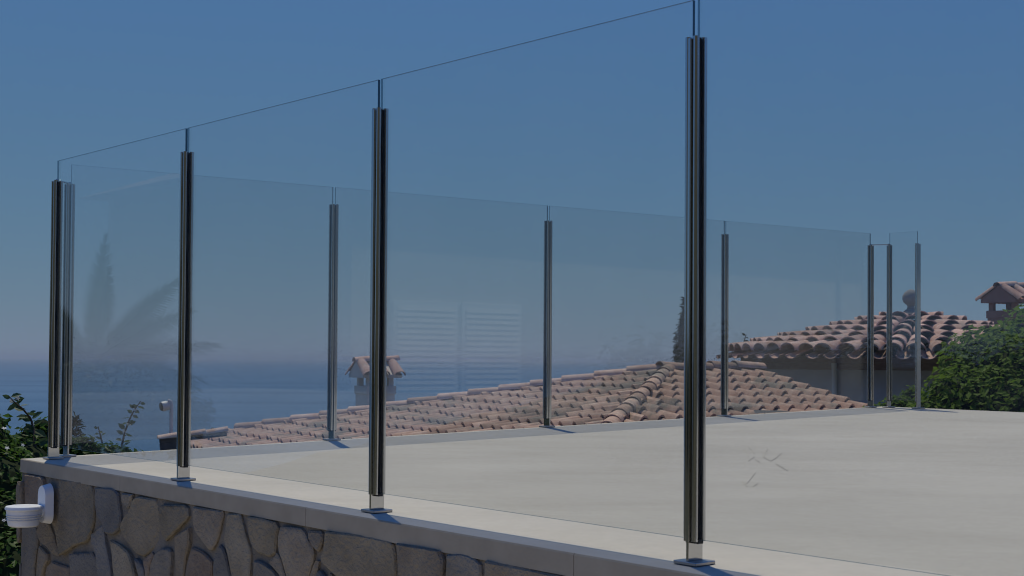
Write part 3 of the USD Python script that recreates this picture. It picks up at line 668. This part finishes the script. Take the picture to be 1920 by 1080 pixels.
def blob_at(px, py, D, rx, ry=None, rz=None):
    p = at_px(px, py, D); return (*p, rx, ry or rx, rz or rx)
vr = np.random.default_rng(21)
rb = [blob_at(1900, 735, 11.2, .62, .62, .55), blob_at(1800, 765, 10.9, .36, .4, .36), blob_at(1985, 690, 11.6, .62, .6, .62), blob_at(1880, 800, 10.8, .55, .5, .5),
      blob_at(2080, 700, 11.8, .6, .6, .6), blob_at(1850, 690, 11.4, .40, .40, .34), blob_at(1990, 800, 11.0, .6, .6, .6), blob_at(1750, 790, 10.8, .22, .3, .22), blob_at(1905, 650, 11.6, .30, .3, .26)]
gb = at_px(1900, 800, 11.2)
rbush = thing('bush', 'large glossy green bush at the right edge beyond the terrace', 'bush', (gb[0], gb[1], -1.3))
P, N = blob_points(rb, 19000, vr)
obj('foliage', leaves(P, N, .07, vr), leaf_green, rbush)
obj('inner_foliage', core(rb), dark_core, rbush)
for k in range(4):
    g0 = np.array([gb[0] + vr.uniform(-.4, .4), gb[1] + vr.uniform(-.3, .3), -1.6]); obj('stem', tube([g0, g0 + [0, 0, .8], [gb[0] + vr.uniform(-.4, .4), gb[1], .1]], [.04, .03, .015], 7), bark, rbush)
lb = [blob_at(1690, 762, 11.3, .20, .2, .10), blob_at(1655, 778, 11.3, .2, .2, .1), blob_at(1712, 745, 11.4, .10, .1, .10), blob_at(1735, 775, 11.2, .2, .2, .14)]
lq0 = at_px(1690, 790, 11.3)
low = thing('bush', 'low leafy shrub tops showing behind the last narrow pane', 'bush', (lq0[0], lq0[1], -1.0))
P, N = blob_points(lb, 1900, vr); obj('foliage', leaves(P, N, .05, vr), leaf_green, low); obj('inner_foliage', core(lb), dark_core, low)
obj('stem', tube([(lq0[0], lq0[1], -1.6), (lq0[0], lq0[1], 0)], [.03, .015], 6), bark, low)

fb = [blob_at(-20, 960, 7.6, .34, .4, .42), blob_at(45, 900, 8.0, .20, .24, .26), blob_at(20, 1040, 7.4, .24, .3, .4), blob_at(60, 840, 8.2, .10, .12, .14), blob_at(-30, 850, 7.8, .16, .2, .2), blob_at(80, 812, 8.3, .07, .07, .10), blob_at(30, 1150, 7.2, .34, .4, .5), blob_at(-5, 800, 7.9, .06, .06, .07)]
fq = at_px(20, 1000, 7.6)
fbush = thing('flowering_bush', 'dark bush dotted with small white flowers beside the stone wall corner', 'bush', (fq[0], fq[1], -1.6))
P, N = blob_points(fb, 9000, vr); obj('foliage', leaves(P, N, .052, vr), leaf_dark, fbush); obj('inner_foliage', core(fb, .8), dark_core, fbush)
obj('stem', tube([(fq[0], fq[1], -2.2), (fq[0], fq[1] + .1, -1.2), (fq[0] + .1, fq[1], -.5)], [.05, .04, .02], 7), bark, fbush)
def flower(P, N, s, parent):
    N = N / np.linalg.norm(N); T = np.cross(N, [.3, .5, .8]); T /= np.linalg.norm(T); S = np.cross(N, T); V = [P + N * .004]; F = []
    for k in range(5):
        a = k * 2 * math.pi / 5; e = T * math.cos(a) + S * math.sin(a); f = np.cross(N, e)
        i = len(V); V += [P + e * s * .6 + f * s * .32 + N * s * .2, P + e * s + N * s * .3, P + e * s * .6 - f * s * .32 + N * s * .2]; F += [[0, i + 2, i + 1], [0, i + 1, i]]
    obj('flower', tm(V, F), petal, parent)
Pf, Nf = blob_points(fb, 260, vr, .08)
toc = (CAM - fq) / np.linalg.norm(CAM - fq)
sel = [i for i in range(len(Pf)) if Nf[i] @ toc > .1][:60]
for i in sel: flower(Pf[i] + Nf[i] * .055 + toc * .03, Nf[i] * .6 + .6 * toc + [0, 0, .7], vr.uniform(.010, .017), fbush)
kb = [blob_at(150, 855, 8.6, .12, .14, .14), blob_at(205, 858, 8.7, .14, .14, .09), blob_at(255, 866, 8.8, .12, .1, .07), blob_at(110, 850, 8.6, .12, .12, .12)]
kq = at_px(190, 880, 8.7)
kbush = thing('bush', 'low dark bush peeping over the terrace corner behind the glass', 'bush', (kq[0], kq[1], -1.8))
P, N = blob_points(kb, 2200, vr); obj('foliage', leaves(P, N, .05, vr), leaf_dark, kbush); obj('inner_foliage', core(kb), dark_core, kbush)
obj('stem', tube([(kq[0], kq[1], -2.4), (kq[0], kq[1], -.3)], [.04, .02], 7), bark, kbush)
def leaf_piece(P, d, n, L, w):
    s_ = np.cross(n, d); s_ /= np.linalg.norm(s_)
    V = [P, P + d * L * .3 + s_ * w * .85 + n * L * .05, P + d * L * .62 + s_ * w * .8 + n * L * .03, P + d * L - n * L * .1, P + d * L * .62 - s_ * w * .8 + n * L * .03, P + d * L * .3 - s_ * w * .85 + n * L * .05, P + d * L * .5 - n * L * .04]
    return tm(V, [[0, 1, 6], [1, 2, 6], [2, 3, 6], [3, 4, 6], [4, 5, 6], [5, 0, 6]])
def sprig(name, label, pts, D, n, L, material, flowers=0, r=.006, root=-1.5, seed=0):
    g = np.random.default_rng(seed)
    C = np.array([at_px(x, y, D + .08 * math.sin(i)) for i, (x, y) in enumerate(pts)])
    t_ = np.linspace(0, 1, 24); k = np.linspace(0, 1, len(C)); C = np.stack([np.interp(t_, k, C[:, j]) for j in range(3)], 1)
    C[1:-1] = (C[:-2] + 2 * C[1:-1] + C[2:]) / 4
    t = thing(name, label, 'branch', tuple(C[0]))
    full = np.vstack([[C[0][0], C[0][1], root], C])
    obj('stem', tube(full, np.linspace(r * 1.6, r * .5, len(full)), 6), bark, t, smooth=40)
    for i in range(n):
        f = (i + .5) / n; j = min(22, int(f * 23)); P = C[j]; ax = C[j + 1] - C[j]; ax /= np.linalg.norm(ax)
        d = (1 if i % 2 else -1) * RIGHT * g.uniform(.5, 1) + UP * g.uniform(-.7, .5) + _fw * g.normal(0, .5) + ax * .3; d /= np.linalg.norm(d)
        nn = -_fw + g.normal(0, .45, 3) + [0, 0, .5]; nn -= d * (nn @ d); nn /= np.linalg.norm(nn)
        s_ = L * g.uniform(.7, 1.15) * (1 - .35 * f)
        obj('leaf', leaf_piece(P + d * .006, d, nn, s_, s_ * .30), material, t, smooth=False)
    for i in range(flowers):
        j = g.integers(4, 22); flower(C[j] + RIGHT * g.normal(0, .02) + UP * g.normal(0, .02), -_fw + g.normal(0, .3, 3), .016, t)
    return t
sprig('leafy_branch', 'arching branch with green leaves rising left of the corner posts', [(66, 840), (64, 808), (58, 785), (44, 768), (28, 755), (16, 742)], 8.0, 24, .085, leaf_sprig, 3, seed=1)
sprig('leafy_branch', 'upright leafy twig against the sea behind the far left pane', [(228, 852), (229, 832), (234, 810), (242, 788), (252, 768), (264, 752)], 8.7, 22, .062, leaf_sprig, 3, seed=2)
sprig('leafy_branch', 'short leafy shoot leaning just right of the corner posts', [(196, 850), (192, 832), (188, 815), (184, 800)], 8.7, 9, .05, leaf_sprig, 0, seed=3)
sprig('leafy_branch', 'thin leafy stem at the left edge against the sea', [(-6, 860), (-2, 825), (4, 800), (6, 785)], 7.8, 12, .06, leaf_dark, 2, seed=4)
sprig('leafy_branch', 'dark leafy shoot standing on the skyline left of the round roof', [(1390, 690), (1391, 656), (1394, 645), (1397, 634), (1399, 627)], 20.0, 11, .085, leaf_cypress, 0, r=.010, root=-5, seed=5)
sprig('leafy_branch', 'small dark tuft growing at the lower end of the roof ridge', [(392, 816), (396, 810), (402, 804)], 12.95, 22, .05, leaf_cypress, 0, r=.005, root=-.34, seed=6)
# conifers
def conifer(name, label, px, top_y, D, rad, drop, n, size, seed):
    g = np.random.default_rng(seed); top = at_px(px, top_y, D); H = drop
    t = thing(name, label, 'tree', (top[0], top[1], top[2] - H - 1.5))
    obj('trunk', tube([(top[0], top[1], top[2] - H - 1.5), (top[0], top[1], top[2] - .2)], [.14, .02], 8), bark, t, smooth=40)
    h = g.random(n) ** .7; a = g.random(n) * 2 * np.pi
    r = rad * (h ** .85) * (1.05 - .45 * h ** 3) * np.sqrt(g.random(n)) * (.6 + .8 * meshkit.noise(np.stack([np.cos(a) * 2.2, np.sin(a) * 2.2, h * 11], -1), seed))
    P = np.stack([top[0] + r * np.cos(a), top[1] + r * np.sin(a), top[2] - h * H], -1)
    Nn = np.stack([np.cos(a), np.sin(a), np.full(n, .4)], -1)
    q = leaves(P, Nn, size, g, 3.2, -1.6)
    obj('crown', q, leaf_cypress, t)
conifer('cypress_tree', 'slim dark cypress tree behind the roof ridge and the nearest post', 1287, 560, 26, .66, 3.4, 8000, .13, 31)
conifer('cypress_tree', 'small dark conifer top behind the far left corner posts', 141, 778, 12, .30, 1.1, 1500, .07, 32)

# ------------------------------------------------------------------ lamp on the roof corner
lp = at_px(320, 816, 12.9)
lamp = thing('garden_lamp', 'small curved pole lamp with round head at the left end of the tiled roof', 'lamp', tuple(lp))
pt = at_px(322, 752, 12.9); hd_ = at_px(310, 761, 12.9)
ps = [lp + [0, 0, -.25], lp + (pt - lp) * .5, lp + (pt - lp) * .88, pt + UP * -.004 - RIGHT * .012, pt - RIGHT * .035 + UP * .004]
obj('pole', tube(ps, .017, 10), lamp_metal, lamp, smooth=40)
ax = -RIGHT * .75 - _fw * .55 + UP * -.15; ax /= np.linalg.norm(ax)
e1_ = np.cross(ax, [0, 0, 1]); e1_ /= np.linalg.norm(e1_)
hl = obj('lamp_head', put(lathe([(.0001, -.05), (.03, -.045), (.044, -.03), (.047, 0.0), (.047, .035), (.043, .04)], 20), frame(hd_, e1_, np.cross(ax, e1_), ax)), lamp_metal, lamp, smooth=40)
obj('glass_cover', put(lathe([(.043, .039), (.036, .05), (.02, .056), (.0001, .058)], 20), frame(hd_, e1_, np.cross(ax, e1_), ax)), plain('dark_lamp_glass', (.05, .05, .05), .1), hl, smooth=40)

# ------------------------------------------------------------------ villa and palm behind the camera, seen as reflections in the glass
def mirror_px(x, y, D):
    p = at_px(x, y, D); return np.array([-p[0], p[1], p[2]])
VX = 10.0
def facade_y(px):
    a_, b_ = mirror_px(px, 640, 10), mirror_px(px, 640, 11); return (a_ + (b_ - a_) * (VX - a_[0]) / (b_[0] - a_[0]))[1]
SHUT = [facade_y(733), facade_y(862)]
villa = thing('villa', 'cream villa with white louvred shutters behind the viewer, faintly mirrored in the rear panes', 'house', (VX, 11, -1.15))
obj('wall', bbox((VX, 8.4, -1.3), (18, 22, 3.4)), villa_wall, villa)
vroof = obj('roof', tm([(VX - .5, 8, 3.4), (18.5, 8, 3.4), (18.5, 22.5, 3.4), (VX - .5, 22.5, 3.4), (14.2, 12, 4.9), (14.2, 18.5, 4.9)], [[0, 1, 4], [1, 2, 5], [1, 5, 4], [2, 3, 5], [3, 0, 4], [3, 4, 5], [0, 3, 2], [0, 2, 1]]), tile_a, villa)
for y0 in SHUT:
    sh = obj('shutter', bbox((VX - .05, y0, -.15), (VX - .002, y0 + 1.2, 1.30), .005), shutter_white, villa)
    for k in range(16):
        obj('slat', put(bbox((-.009, 0, -.034), (.009, 1.06, .034)), frame((VX - .06, y0 + .07, -.06 + k * .083), [math.cos(.25), 0, -math.sin(.25)], [0, 1, 0], [math.sin(.25), 0, math.cos(.25)])), shutter_white, sh)
pc = at_px(170, 678, 16.0); pc = np.array([pc[0], -pc[1], pc[2]])
palm = thing('palm_tree', 'palm tree behind the viewer, its fronds mirrored in the far left front pane', 'palm tree', (pc[0], pc[1], -1.2))
obj('trunk', tube([(pc[0] + .1, pc[1], -1.4), (pc[0], pc[1], -.4), (*pc[:2], pc[2] + .1)], [.13, .11, .10], 10), bark, palm, smooth=40)
pg = np.random.default_rng(8)
SIDE = RIGHT * [1, -1, 1]; AWAY = _fw * [1, -1, 0]
for k, (deg, L) in enumerate(((-78, 1.2), (-52, 1.4), (-27, 1.2), (8, 1.5), (24, 1.55), (43, 1.6), (58, 1.55), (72, 1.45), (88, 1.2), (-95, 1.0))):
    d = SIDE * math.sin(math.radians(deg)) + np.array([0, 0, 1.0]) * math.cos(math.radians(deg)) + AWAY * pg.normal(0, .35); d /= np.linalg.norm(d)
    T = np.linspace(0, 1, 12); C = pc + np.outer(T * L, d) + np.outer(-(T ** 2.2) * .22 * abs(math.sin(math.radians(deg))), [0, 0, 1.0])
    V, F = [], []
    sdv = np.cross(d, AWAY); sdv /= np.linalg.norm(sdv)
    for i in range(1, 12):
        for q in (1, -1):
            for h_ in (0, .25, .5, .75):
                b = C[i] * (1 - h_) + C[i - 1] * h_; w = .20 * math.sin(math.pi * min(1, .15 + .80 * T[i]))
                tip = b + q * sdv * w + d * .22 - np.array([0, 0, .10]); j = len(V)
                V += [b, b + d * .05, tip]; F.append([j, j + 1, j + 2])
    obj('frond', cat_([tube(C, np.linspace(.022, .006, 12), 5), tm(V, F)]), leaf_palm, palm)

# added unseen greenery behind the viewer, blocking the skyline reflected in the near panes
tg = np.random.default_rng(77)
leaf_tree = leaf_mat('olive_leaves', [(0.04, 0.06, 0.03), (0.07, 0.095, 0.05), (0.10, 0.125, 0.07)])
bl_ = []
for az in np.arange(-97, -146, -3.6):
    c_ = CAM + tg.uniform(16, 17.5) * np.array([math.cos(math.radians(az)), math.sin(math.radians(az)), 0])
    bl_.append((c_[0], c_[1], tg.uniform(-.35, -.1), .9, .9, tg.uniform(1.0, 1.35)))
hc = CAM + 16.7 * np.array([math.cos(math.radians(-120)), math.sin(math.radians(-120)), 0])
hedge = thing('hedge', 'added dark green leafy row behind the viewer, blocking the skyline reflection in the near panes', 'hedge', (hc[0], hc[1], -1.2))
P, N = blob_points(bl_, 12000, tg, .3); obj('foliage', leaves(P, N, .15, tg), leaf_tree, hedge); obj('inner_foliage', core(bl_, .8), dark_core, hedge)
pb = []
for px_, py_, r_ in ((150, 735, .55), (235, 742, .6), (310, 765, .5), (90, 750, .6)):
    q_ = at_px(px_, py_, 14.6); pb.append((q_[0], -q_[1], q_[2] - .1, r_, r_, r_ * .8))
pbc = np.mean([b_[:3] for b_ in pb], 0)
pbush = thing('bush', 'dark bush at the foot of the palm tree', 'bush', (pbc[0], pbc[1], -1.4))
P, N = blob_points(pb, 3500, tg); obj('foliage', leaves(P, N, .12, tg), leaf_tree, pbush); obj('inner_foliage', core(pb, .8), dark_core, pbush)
